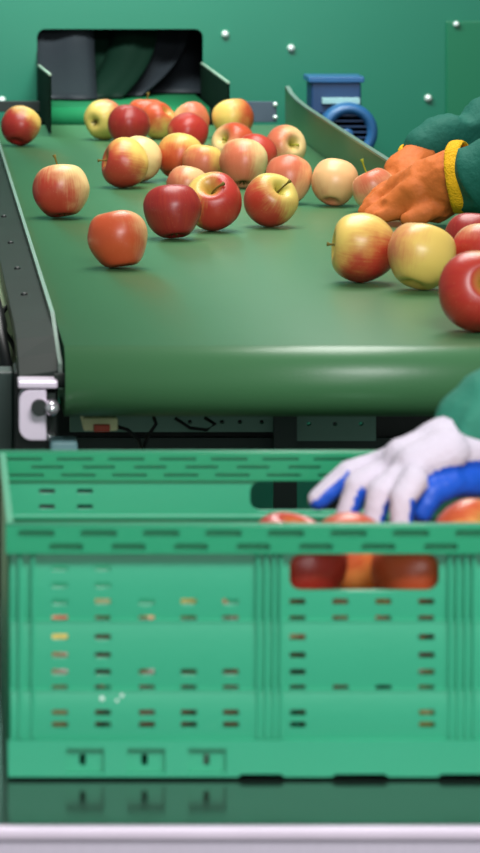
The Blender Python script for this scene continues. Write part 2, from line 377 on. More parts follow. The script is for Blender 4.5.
xbeam('shade_plate', 376, 640, 405, 475, 4.56, 'frame_black')  # second added sheet, darkens the gap right of the post
xbeam('post_plate', 274, 297, 395, 560, 4.46, 'frame_grey')
bm = bmesh.new(); p, q = P(-90,372,4.15), P(13,452,4.15); box(bm, p.x, q.x, 4.15, 4.2, q.z, p.z)
CL(bm_put('outrigger_beam', bm, M['frame_grey'], None, False, .002))
bm = bmesh.new(); p, q = P(14,372,4.12), P(58,470,4.12); box(bm, p.x, q.x, 4.12, 4.2, q.z-.35, p.z)
sp = CL(bm_put('support_post', bm, M['frame_black'], None, False, .002))
p = P(49, 435, 4.12); bm = bmesh.new(); lathe(bm, [(0,-.014),(.005,-.013),(.0065,-.008),(.0065,.001)], (p.x, 4.12, p.z), (0,1,0), 16)
o = bm_put('bolt', bm, M['chrome'], None, True); o.parent = sp
bm = bmesh.new(); p, q = P(50,441,4.08), P(78,470,4.08); box(bm, p.x, q.x, 4.08, 4.1185, q.z, p.z)
tag(CL(bm_put('foot_cap', bm, M['cap_blue'], None, False, .004, 3)), 'blue grey plastic cap')
# cable loops
bm = bmesh.new(); tube(bm, [P(112,425,4.42),P(128,430,4.42),P(139,440,4.42),P(142,452,4.43),P(148,436,4.43),P(156,424,4.44),P(152,412,4.44)], .0022); tube(bm, [P(175,418,4.43),P(190,428,4.43),P(207,430,4.42),P(215,424,4.43),P(205,418,4.44)], .002)
CL(bm_put('cable', bm, M['cable'], None, True))
jb = empty('junction_box', P(100,432,4.22), 'small cream box with a red block, hanging under the belt roller', 'box')
bm = bmesh.new(); p, q = P(83,418,4.2), P(118,431,4.2)
pts = rrect(p.x, q.x, q.z, p.z, .003, 3); prism(bm, pts, 4.2, 4.498, 'y'); local(jb, bm_put('housing', bm, M['cream'], None, False, .001))
bm = bmesh.new(); p, q = P(94,425,4.19), P(110,432,4.19); box(bm, p.x, q.x, 4.19, 4.1985, q.z, p.z); local(jb, bm_put('button', bm, M['redbtn'], None, False, .001))

# added pale box as the bright patch beside the rail, black upright in front
bm = bmesh.new(); box(bm, -.5, .093, 4.76, 5.3, .02, ZC-.546)
cab = bm_put('pale_box', bm, M['pale_panel'], None, False, .004); tag(cab, 'pale green box added as the bright patch at the left edge behind the dark side rail', 'cabinet')
bm = bmesh.new(); box(bm, -.49, .088, 4.748, 4.7595, .1, 1.06); o = bm_put('box_front', bm, M['pale_panel'], None, False, .002); o.parent = cab
ups = bmesh.new(); tube(ups, [P(-30,230,4.6), P(-12,280,4.58), P(0,325,4.5), P(5,365,4.4), (P(5,380,4.4).x, 4.38, .8), (P(5,380,4.4).x, 4.38, .0)], .009, 12)
tag(bm_put('hose', ups, M['cable'], None, True), 'black hose running down to the floor at the far left edge beside the rail', 'hose')
cb = bmesh.new(); tube(cb, [P(-20,340,4.7), P(-4,325,4.7), P(3,312,4.7), P(8,306,4.7)], .0028, 8)
tube(cb, [P(-8,318,4.71), P(4,330,4.71), P(12,343,4.71), P(17,356,4.71)], .0028, 8)
tag(bm_put('cable', cb, M['cable'], None, True), 'thin dark cable looping across the added pale box at the left edge', 'cable')

# ------------------------------------------------------------------ blue motor on the housing
MY = 7.75
mc = P(349, 132, MY)
mot = empty('electric_motor', (mc.x, MY, mc.z-.09), 'blue electric motor with round fan cowl mounted on the green housing', 'motor')
def ML(o): return local(mot, o)
R0 = 0.060
bm = bmesh.new()
lathe(bm, [(.037,.004),(.038,-.006),(.044,-.013),(.052,-.013),(.0585,-.006),(R0,.004),(R0,.05),(.055,.075),(.050,.08),(.046,.075),(.046,.006),(.040,.004)], (mc.x, MY, mc.z), (0,1,0), 48)
ML(bm_put('fan_cowl', bm, M['blue'], None, True))
bm = bmesh.new(); lathe(bm, [(.0455,.004),(.0455,.008),(.003,.008),(.003,.004)], (mc.x, MY, mc.z), (0,1,0), 40)
for k in range(-3, 4):
    w = math.sqrt(max(0, .043**2 - (k*.0115)**2)); box(bm, mc.x-w, mc.x+w, MY-.003, MY+.004, mc.z+k*.0115-.0016, mc.z+k*.0115+.0016, 1)
g = ML(bm_put('fan_grille', bm, [M['grille'], M['blue_dark']]))
bm = bmesh.new(); lathe(bm, [(.012,.012),(.014,-.001),(.010,-.006),(.004,-.006),(.003,0)], (mc.x-.004, MY, mc.z-.006), (0,1,0), 24); ML(bm_put('shaft_cap', bm, M['blue'], None, True))
bm = bmesh.new(); lathe(bm, [(.048,.07),(.048,.44)], (mc.x, MY, mc.z), (0,1,0), 36)
for k in range(24):
    a = 2*math.pi*k/24; ca, sa = math.cos(a), math.sin(a); u = Vector((ca,0,sa)); v = Vector((-sa,0,ca)); c0 = Vector((mc.x,0,mc.z))
    prism(bm, [((c0+u*.046+v*.0012).x,(c0+u*.046+v*.0012).z),((c0+u*.056+v*.0012).x,(c0+u*.056+v*.0012).z),((c0+u*.056-v*.0012).x,(c0+u*.056-v*.0012).z),((c0+u*.046-v*.0012).x,(c0+u*.046-v*.0012).z)], MY+.09, MY+.36)
ML(bm_put('motor_body', bm, M['blue']))
bm = bmesh.new(); p, q = P(314,84,MY), P(364,116,MY); box(bm, p.x, q.x, MY+.052, MY+.16, q.z, p.z)
tb = ML(bm_put('terminal_box', bm, M['blue_dark'], None, False, .004))
bm = bmesh.new(); p, q = P(311,78,MY), P(367,84,MY); box(bm, p.x, q.x, MY+.047, MY+.165, q.z, p.z)
o = bm_put('box_lid', bm, M['blue'], None, False, .002); o.parent = tb
bm = bmesh.new(); p, q = P(324,99,MY), P(362,105,MY); box(bm, p.x, q.x, MY+.035, MY+.0515, q.z, p.z); o = bm_put('rating_plate', bm, M['plate_pale'], None, False, .001); o.parent = tb

# ------------------------------------------------------------------ steel table
tab = empty('steel_table', (0.35, 3.4, 0), 'steel work table with bright front edge under the green crate', 'table')
M['tabletop'] = simple('dark_polished_table_top', rgb(80, 94, 88), 0.14, 0.85, 0.5, 0.12, 8, 0.04, 30)
bm = bmesh.new(); box(bm, -.9, .83, 2.937, 3.85, TABLE_Z-.03, TABLE_Z); local(tab, bm_put('table_top', bm, M['tabletop']))
bm = bmesh.new(); box(bm, -.9, .83, 2.925, 2.9365, TABLE_Z-.0105, TABLE_Z); tag(local(tab, bm_put('front_edge', bm, M['steel_satin'], None, False, .003, 3)), 'bright rolled steel front edge')
M['apron'] = simple('brushed_steel_apron', rgb(196, 188, 202), 0.45, 0.1, 0.5, 0.14, 30, 0.0, 60, 0, (40, 2, 1.5))
bm = bmesh.new(); box(bm, -.9, .83, 2.929, 2.9365, TABLE_Z-.09, TABLE_Z-.0108); local(tab, bm_put('apron', bm, M['apron']))
for xx in (-.87, .75):
    for yy in (2.96, 3.78):
        bm = bmesh.new(); box(bm, xx, xx+.05, yy, yy+.05, 0, TABLE_Z-.0305); local(tab, bm_put('leg', bm, M['steel_satin'], None, False, .003))

# ------------------------------------------------------------------ plastic crate
CY0, CY1 = 3.08, 3.48; CX0, CX1 = P(8,0,CY0).x, P(722,0,CY0).x
def fx(x): return P(x, 0, CY0).x
def fzz(y): return P(0, y, CY0).z
CT, CB = fzz(525), TABLE_Z
crate = empty('plastic_crate', ((CX0+CX1)/2, (CY0+CY1)/2, CB), 'slotted green plastic harvest crate full of apples on the steel table', 'crate')
def KL(o): return local(crate, o)
rows = {569:'a', 586:'b', 603:'c', 620:'d', 638:'e', 656:'f', 673:'g', 689:'h', 713:'i', 725:'j'}
full = list(rows.keys())
cols = {60: full, 103: full, 147: [603,620,673,689,713,725], 189: [603,620,673,689,713,725], 231: [603,620,673,689,713,725],
        298: [603,620,638,656,673,689,713,725], 341: [603,620,689], 384: [603,620,689], 427: [603,620,638,656,673,689,713,725]}
mirror = {730-60: full, 730-103: full, 730-147: cols[147], 730-189: cols[189], 730-231: cols[231]}
cols.update(mirror)
def slots(y_lo, y_hi, sc=None):
    hs = []
    for cx, ys in cols.items():
        for yy in ys:
            if y_lo < yy < y_hi:
                hs.append(rrect(fx(cx-8), fx(cx+8), fzz(yy+3.2), fzz(yy-3.2), .0012, 2))
    return hs
handle = rrect(fx(290), fx(440), fzz(592), fzz(555), .010, 5)
def tier(mesh_list, yt, yb, off, extra=(), th=.008):
    o = plate2d('tier', [(CX0+.002, fzz(yb)), (CX1-.002, fzz(yb)), (CX1-.002, fzz(yt)), (CX0+.002, fzz(yt))], slots(yt, yb) + list(extra), CY0+off, CY0+off+th, M['crate'])
    zt, zb = fzz(yt), fzz(yb)
    bm = bmesh.new(); bm.from_mesh(o.data)
    for k in range(1, 8):
        bmesh.ops.bisect_plane(bm, geom=bm.verts[:] + bm.edges[:] + bm.faces[:], plane_co=(0, 0, zb + (zt-zb)*k/8), plane_no=(0, 0, 1))
    for v in bm.verts:
        q = 2*(v.co.z - zb)/(zt-zb) - 1; v.co.y -= .0013 * (1 - q*q) 
    bm.to_mesh(o.data); bm.free()
    mesh_list.append(o)
def join(objs, name, mats):
    bm = bmesh.new()
    for o in objs:
        bm.from_mesh(o.data); 
    for o in objs: bpy.data.objects.remove(o)
    me = bpy.data.meshes.new(name); bm.to_mesh(me); bm.free(); return put(name, me, mats)
tl = []
tier(tl, 553, 622, .0055, [handle]); tier(tl, 622, 691, .0035); tier(tl, 691, 740, .0015)
fp = join(tl, 'front_panel', M['crate']); fp.data.materials.clear(); fp.data.materials.append(M['crate'])
md = fp.modifiers.new('b', 'BEVEL'); md.width = .0006; md.segments = 1; md.limit_method = 'ANGLE'
# ribs, ledges
bm = bmesh.new()
for xx in (20, 33, 258, 266, 274, 281, 450, 458, 466, 474, 697, 710):
    box(bm, fx(xx-1.8), fx(xx+1.8), CY0-.0014, CY0+.0056, fzz(739), fzz(554))
for yy in (622, 691):
    box(bm, CX0+.001, CX1-.001, CY0+.0005 + (.002 if yy == 622 else 0), CY0+.006, fzz(yy+1.2), fzz(yy-.8))
KL(fp)
ribs = bm_put('rib', bm, M['crate'], None, False, .0006, 1); ribs['kind'] = 'stuff'; ribs.parent = None; KL(ribs)
# small raised white flecks on the front
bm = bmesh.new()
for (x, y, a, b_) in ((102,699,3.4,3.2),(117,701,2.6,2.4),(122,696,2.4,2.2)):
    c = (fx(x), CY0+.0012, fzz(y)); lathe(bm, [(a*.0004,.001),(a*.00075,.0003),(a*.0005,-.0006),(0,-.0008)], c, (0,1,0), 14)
KL(tag(bm_put('white_fleck', bm, M['fleck'], None, True), 'small white flecks'))
# base band with pockets
pk = []
for cx in (85, 146, 207, 730-207, 730-146, 730-85): pk.append(rrect(fx(cx-19), fx(cx+19), fzz(773), fzz(748), .001, 2))
foot = [(CX0, fzz(776.5)), (fx(238),fzz(776.5)), (fx(241),fzz(773.5)), (fx(281),fzz(773.5)), (fx(284),fzz(776.5)), (fx(332),fzz(776.5)), (fx(335),fzz(773.5)), (fx(385),fzz(773.5)), (fx(388),fzz(776.5)), (fx(438),fzz(776.5)), (fx(441),fzz(773.5)), (fx(486),fzz(773.5)), (fx(489),fzz(776.5)), (CX1, fzz(776.5)), (CX1, fzz(740)), (CX0, fzz(740))]
bb = plate2d('base_band', foot, pk, CY0-.002, CY0+.003, M['crate'])
hs = [rrect(fx(cx-3.5), fx(cx+3), fzz(767), fzz(755), .001, 2) for cx in (83, 145, 207, 523, 585, 647)]
bb2 = plate2d('bb2', [(CX0, fzz(774)), (CX1, fzz(774)), (CX1, fzz(741)), (CX0, fzz(741))], hs, CY0+.0031, CY0+.012, M['crate_rim'])
bj = join([bb, bb2], 'base_band', M['crate']); bj.data.materials.clear(); bj.data.materials.append(M['crate']); KL(bj)
# floor of the crate
bm = bmesh.new(); box(bm, CX0+.004, CX1-.004, CY0+.012, CY1-.012, CB+.004, CB+.009); 
for k in range(5): box(bm, CX0+.03+k*.12, CX0+.05+k*.12, CY0+.03, CY1-.014, CB, CB+.0039)
KL(bm_put('crate_floor', bm, M['crate']))
# front rim with staggered recesses
def rim(name, x0_, x1_, z0, z1, ya, yb, rws, per, wid, ph, phi, mk='crate_rim'):
    hs = []; span = x1_ - x0_
    for k, zc in enumerate(rws):
        n = int(span / per); off = ph[k % len(ph)]
        for i in range(-1, n + 2):
            a = x0_ + off + i * per; b_ = a + wid[k % len(wid)]
            if a < x0_ + .004: continue
            if b_ > x1_ - .004: continue
            hs.append(rrect(a, b_, zc - phi/2, zc + phi/2, phi*.45, 3))
    fr = plate2d('a', [(x0_,z0),(x1_,z0),(x1_,z1),(x0_,z1)], hs, ya, ya+.0055, M[mk])
    bk = plate2d('b', [(x0_,z0),(x1_,z0),(x1_,z1),(x0_,z1)], [], ya+.0056, yb, M[mk])
    o = join([fr, bk], name, M[mk]); o.data.materials.clear(); o.data.materials.append(M[mk]); return o
pf = .0512
KL(rim('front_rim', CX0-.002, CX1+.002, fzz(552.5), CT, CY0-.006, CY0+.012, [fzz(532.5), fzz(546)], pf, [.030, .028], [.010, .0355], .0062))
# back wall: inner face visible over the front rim
def gx(x): return P(x, 0, CY1-.012).x
def gz(y): return P(0, y, CY1-.012).z
hb = [rrect(gx(250), gx(250)+.125, gz(511), gz(481), .010, 4)]
for cx in (47, 85): 
    for yy in (491.5, 507): hb.append(rrect(gx(cx-8), gx(cx+8), gz(yy+2.6), gz(yy-2.6), .0012, 2))
for dx in (0.05, .09):
    for yy in (491.5, 507): hb.append(rrect(CX1-dx-.007, CX1-dx+.007, gz(yy+2.6), gz(yy-2.6), .0012, 2))
KL(plate2d('back_panel', [(CX0+.002, CB+.01), (CX1-.002, CB+.01), (CX1-.002, gz(480)), (CX0+.002, gz(480))], hb, CY1-.012, CY1-.004, M['crate']))
KL(rim('back_rim', CX0-.002, CX1+.002, gz(480), CT, CY1-.016, CY1+.002, [gz(458.5), gz(466.5), gz(474.5)], .0475, [.034, .030, .032], [.006, .030, .010], .0028))
# a ledge just above the line of sight inside the back panel
bm = bmesh.new(); box(bm, CX0+.004, CX1-.004, CY1-.0155, CY1-.0125, gz(519), gz(514)); KL(bm_put('inner_ledge', bm, M['crate'], None, False, .001))
# side walls
def side(x0_, x1_):
    hs = []
    for k in range(6):
        for yy in full:
            hs.append(rrect(CY0+.06+k*.055, CY0+.076+k*.055, fzz(yy+3.2), fzz(yy-3.2), .0012, 2))
    hs = [h for h in hs]
    o = plate2d('s', [(CY0+.0145, CB), (CY1-.0165, CB), (CY1-.0165, CT-.02), (CY0+.0145, CT-.02)], hs, 0, .004, M['crate'])
    o.data.transform(Matrix(((0,1,0,0),(1,0,0,0),(0,0,1,0),(0,0,0,1)))); o.data.transform(Matrix.Translation((x0_, 0, 0)))
    bm = bmesh.new(); bm.from_mesh(o.data); bpy.data.objects.remove(o)
    box(bm, x0_-.001, x1_, CY0+.0125, CY1-.0165, CT-.0195, CT)
    return KL(bm_put('side_panel', bm, M['crate_rim']))
side(CX0, CX0+.0045)
sp_ = side(CX1-.0045, CX1)

# ------------------------------------------------------------------ apples
PROF = [(0,.46),(.05,.47),(.11,.55),(.19,.68),(.30,.78),(.44,.83),(.60,.79),(.77,.66),(.91,.43),(.99,.14),(1.0,-.10),(.94,-.36),(.82,-.58),(.67,-.76),(.52,-.865),(.38,-.89),(.26,-.85),(.16,-.77),(.08,-.72),(0,-.71)]
def cr(p0, p1, p2, p3, t):
    return tuple(0.5*((2*b)+(-a+c)*t+(2*a-5*b+4*c-d)*t*t+(-a+3*b-3*c+d)*t**3) for a, b, c, d in zip(p0, p1, p2, p3))
def apple_mesh(seed, tall=1.0, taper=0.0, lump=0.03, n=44):
    rnd = random.Random(seed); pr = []
    Q = [(-PROF[1][0], PROF[1][1])] + PROF + [(-PROF[-2][0], PROF[-2][1])]
    for i in range(1, len(Q) - 2):
        for k in range(3 if i > 0 else 1):
            pr.append(cr(Q[i-1], Q[i], Q[i+1], Q[i+2], k / 3))
    pr.append(PROF[-1])
    ph = rnd.random() * 6; off = Vector((rnd.random()*20, rnd.random()*20, rnd.random()*20))
    bm = bmesh.new(); rings = []
    def pos(r, z, a):
        sx = 1 + taper * z
        lob = 1 + .022 * math.cos(5 * a + ph) * (max(0, -z) ** 1 + .35 * (z > .3)) 
        v = Vector((r * sx * lob * math.cos(a), r * sx * lob * math.sin(a), z * tall))
        k = 1 + lump * 2.0 * noise.noise(v * 1.1 + off) * min(1, r * 2 + .1)
        return v * k
    top = bm.verts.new(pos(0, pr[0][1], 0)); bot = bm.verts.new(pos(0, pr[-1][1], 0))
    for r, z in pr[1:-1]: rings.append([bm.verts.new(pos(r, z, 2*math.pi*j/n)) for j in range(n)])
    for i in range(len(rings) - 1):
        for j in range(n): bm.faces.new((rings[i][j], rings[i+1][j], rings[i+1][(j+1) % n], rings[i][(j+1) % n]))
    for j in range(n):
        bm.faces.new((top, rings[0][j], rings[0][(j+1) % n])); bm.faces.new((bot, rings[-1][(j+1) % n], rings[-1][j]))
    bmesh.ops.recalc_face_normals(bm, faces=bm.faces)
    return bm
GROUND = {'y': rgb(236, 200, 104), 'c': rgb(240, 206, 142), 'p': rgb(236, 184, 128), 'g': rgb(220, 196, 104), 'o': rgb(222, 140, 72)}
RED = {'d': rgb(140, 18, 34), 'r': rgb(176, 36, 38), 'o': rgb(196, 82, 46), 'k': rgb(208, 116, 84), 'm': rgb(182, 56, 46)}
def apple_mat(name, ground, red, bdir, cover, soft, streak, R, seed, top=None):
    """bdir: direction of the blushed cheek in the apple's own frame; R: size of the apple"""
    m, nt, b = new_mat(name); N, Lk = nt.nodes, nt.links
    def math_(op, a, c=None, clamp=False):
        n = N.new('ShaderNodeMath'); n.operation = op; n.use_clamp = clamp
        for i, v in enumerate((a, c)):
            if v is None: continue
            if isinstance(v, (int, float)): n.inputs[i].default_value = v
            else: Lk.new(v, n.inputs[i])
        return n.outputs[0]
    tc = N.new('ShaderNodeTexCoord'); sc = N.new('ShaderNodeVectorMath'); sc.operation = 'SCALE'; sc.inputs[3].default_value = 1.0 / R
    Lk.new(tc.outputs['Object'], sc.inputs[0]); v = sc.outputs[0]
    nm = N.new('ShaderNodeVectorMath'); nm.operation = 'NORMALIZE'; Lk.new(v, nm.inputs[0])
    dt = N.new('ShaderNodeVectorMath'); dt.operation = 'DOT_PRODUCT'; Lk.new(nm.outputs[0], dt.inputs[0]); dt.inputs[1].default_value = bdir
    sep = N.new('ShaderNodeSeparateXYZ'); Lk.new(v, sep.inputs[0])
    # meridian streaks
    xy = N.new('ShaderNodeCombineXYZ'); Lk.new(sep.outputs[0], xy.inputs[0]); Lk.new(sep.outputs[1], xy.inputs[1])
    nx = N.new('ShaderNodeVectorMath'); nx.operation = 'NORMALIZE'; Lk.new(xy.outputs[0], nx.inputs[0])
    sx = N.new('ShaderNodeVectorMath'); sx.operation = 'SCALE'; sx.inputs[3].default_value = 10.0; Lk.new(nx.outputs[0], sx.inputs[0])
    zc = N.new('ShaderNodeCombineXYZ'); Lk.new(math_('ADD', sep.outputs[2], seed * 3.7), zc.inputs[2])
    ad = N.new('ShaderNodeVectorMath'); ad.operation = 'ADD'; Lk.new(sx.outputs[0], ad.inputs[0]); Lk.new(zc.outputs[0], ad.inputs[1])
    st = N.new('ShaderNodeTexNoise'); st.inputs['Scale'].default_value = 1.6; st.inputs['Detail'].default_value = 3; Lk.new(ad.outputs[0], st.inputs['Vector'])
    of = N.new('ShaderNodeVectorMath'); of.operation = 'ADD'; of.inputs[1].default_value = (seed*1.3, seed*2.1, 0); Lk.new(v, of.inputs[0])
    bg = N.new('ShaderNodeTexNoise'); bg.inputs['Scale'].default_value = 1.7; bg.inputs['Detail'].default_value = 6; Lk.new(of.outputs[0], bg.inputs['Vector'])
    f = math_('ADD', dt.outputs['Value'], math_('MULTIPLY', math_('SUBTRACT', st.outputs['Fac'], .5), streak))
    f = math_('ADD', f, math_('MULTIPLY', math_('SUBTRACT', bg.outputs['Fac'], .5), 1.1))
    f = math_('SUBTRACT', f, 1 - 2 * cover)
    mr = N.new('ShaderNodeMapRange'); mr.interpolation_type = 'SMOOTHSTEP'; mr.inputs['From Min'].default_value = -soft; mr.inputs['From Max'].default_value = soft
    Lk.new(f, mr.inputs['Value'])
    # green-yellow around the stem hollow
    rr = N.new('ShaderNodeVectorMath'); rr.operation = 'LENGTH'; Lk.new(xy.outputs[0], rr.inputs[0])
    hol = math_('MULTIPLY', math_('LESS_THAN', 0.0, sep.outputs[2]), math_('SUBTRACT', 1.0, math_('MULTIPLY', rr.outputs['Value'], 2.3), True))
    fac = math_('MULTIPLY', mr.outputs[0], math_('SUBTRACT', 1.0, math_('MULTIPLY', hol, .85)), True)
    g2 = N.new('ShaderNodeMix'); g2.data_type = 'RGBA'; g2.inputs[6].default_value = ground; g2.inputs[7].default_value = top or rgb(176, 172, 58); Lk.new(hol, g2.inputs[0])
    r2 = N.new('ShaderNodeMix'); r2.data_type = 'RGBA'; r2.inputs[6].default_value = red
    r2.inputs[7].default_value = tuple(c*.5 + g*.5 for c, g in zip(red[:3], RED['o'][:3])) + (1,)
    Lk.new(st.outputs['Fac'], r2.inputs[0])
    mx = N.new('ShaderNodeMix'); mx.data_type = 'RGBA'; Lk.new(fac, mx.inputs[0]); Lk.new(g2.outputs[2], mx.inputs[6]); Lk.new(r2.outputs[2], mx.inputs[7])
    # lenticels
    vo = N.new('ShaderNodeTexVoronoi'); vo.inputs['Scale'].default_value = 9.0; Lk.new(v, vo.inputs['Vector'])
    dots = math_('MULTIPLY', math_('LESS_THAN', vo.outputs['Distance'], .09), .28)
    md = N.new('ShaderNodeMix'); md.data_type = 'RGBA'; Lk.new(dots, md.inputs[0]); Lk.new(mx.outputs[2], md.inputs[6]); md.inputs[7].default_value = rgb(236, 200, 150)
    Lk.new(md.outputs[2], b.inputs['Base Color'])
    b.inputs['Roughness'].default_value = .34; b.inputs['Specular IOR Level'].default_value = .45
    b.inputs['Subsurface Weight'].default_value = .0
    return m
def rot_to(d, spin=0.0):
    d = Vector(d).normalized(); return (Vector((0,0,1)).rotation_difference(d).to_matrix() @ Matrix.Rotation(spin, 3, 'Z'))
def stem_mesh(R, ln, bend, mk, parent, thick=.0017):
    ln += .006
    bm = bmesh.new(); base = .46 * R; pts = []
    for i in range(7):
        t = i / 6; pts.append((bend * ln * t * t, 0, base - .002 + ln * t))
    tube(bm, pts, [thick*(1.0 - .25*math.sin(math.pi*min(1, i/6*.9))) for i in range(6)] + [thick*1.7], 8)
    o = bm_put('stem', bm, M[mk], None, True); o.parent = parent; return o
def calyx_mesh(R, tall, parent):
    bm = bmesh.new()
    for k in range(5):
        a = 2*math.pi*k/5; u = Vector((math.cos(a), math.sin(a), 0)); w = Vector((-math.sin(a), math.cos(a), 0)); zz = -.72*R*tall
        p = [u*.02*R + w*.05*R, u*.02*R - w*.05*R, u*.13*R - w*.035*R, u*.20*R, u*.13*R + w*.035*R]
        zs = [zz, zz, zz-.10*R, zz-.20*R, zz-.10*R]
        vs = [bm.verts.new((q.x, q.y, z_)) for q, z_ in zip(p, zs)]; v2 = [bm.verts.new((q.x*.9, q.y*.9, z_+.03*R)) for q, z_ in zip(p, zs)]
        bm.faces.new(vs); bm.faces.new(v2[::-1])
        for i in range(5): bm.faces.new((vs[i], v2[i], v2[(i+1) % 5], vs[(i+1) % 5]))
    o = bm_put('calyx', bm, M['calyx']); o.parent = parent; return o
def apple(seed, cx, tp, bt, w, up, bdir, cover, gk, rk, label, stem=None, calyx=False, tall=1.0, taper=.05, spin=0.0, soft=.62, streak=.5, group='loose apples on the belt', rest=None, lump=.03):
    d = F * (ZC - rest if rest else .508) / (bt - VY)
    if rest: d = F * (ZC - rest) / (bt - VY)
    Rm = rot_to(up, spin); bm = apple_mesh(seed, tall, taper, lump)
    ws = [Rm @ v.co for v in bm.verts]
    ex = max(v.x for v in ws) - min(v.x for v in ws); ez = max(v.z for v in ws) - min(v.z for v in ws)
    s = .5 * (w * d / F / ex + (bt - tp) * d / F / ez)
    mx = .5 * (max(v.x for v in ws) + min(v.x for v in ws)) * s; mz = min(v.z for v in ws) * s
    bmesh.ops.scale(bm, verts=bm.verts, vec=(s, s, s))
    me = bpy.data.meshes.new('apple'); bm.to_mesh(me); bm.free()
    bl = (Rm.transposed() @ Vector(bdir).normalized())
    o = put('apple', me, apple_mat('apple_skin', GROUND[gk], RED[rk], bl, cover, soft, streak, s, seed), None, True)
    o.matrix_world = Matrix.Translation((P(cx, 0, d).x - mx, d, (rest or BELT_Z) - mz + .0002)) @ Rm.to_4x4()
    tag(o, label, 'apple', group)
    if stem: stem_mesh(s, stem[0], stem[1], stem[2] if len(stem) > 2 else 'stem', o)
    if calyx: calyx_mesh(s, tall, o)
    return o
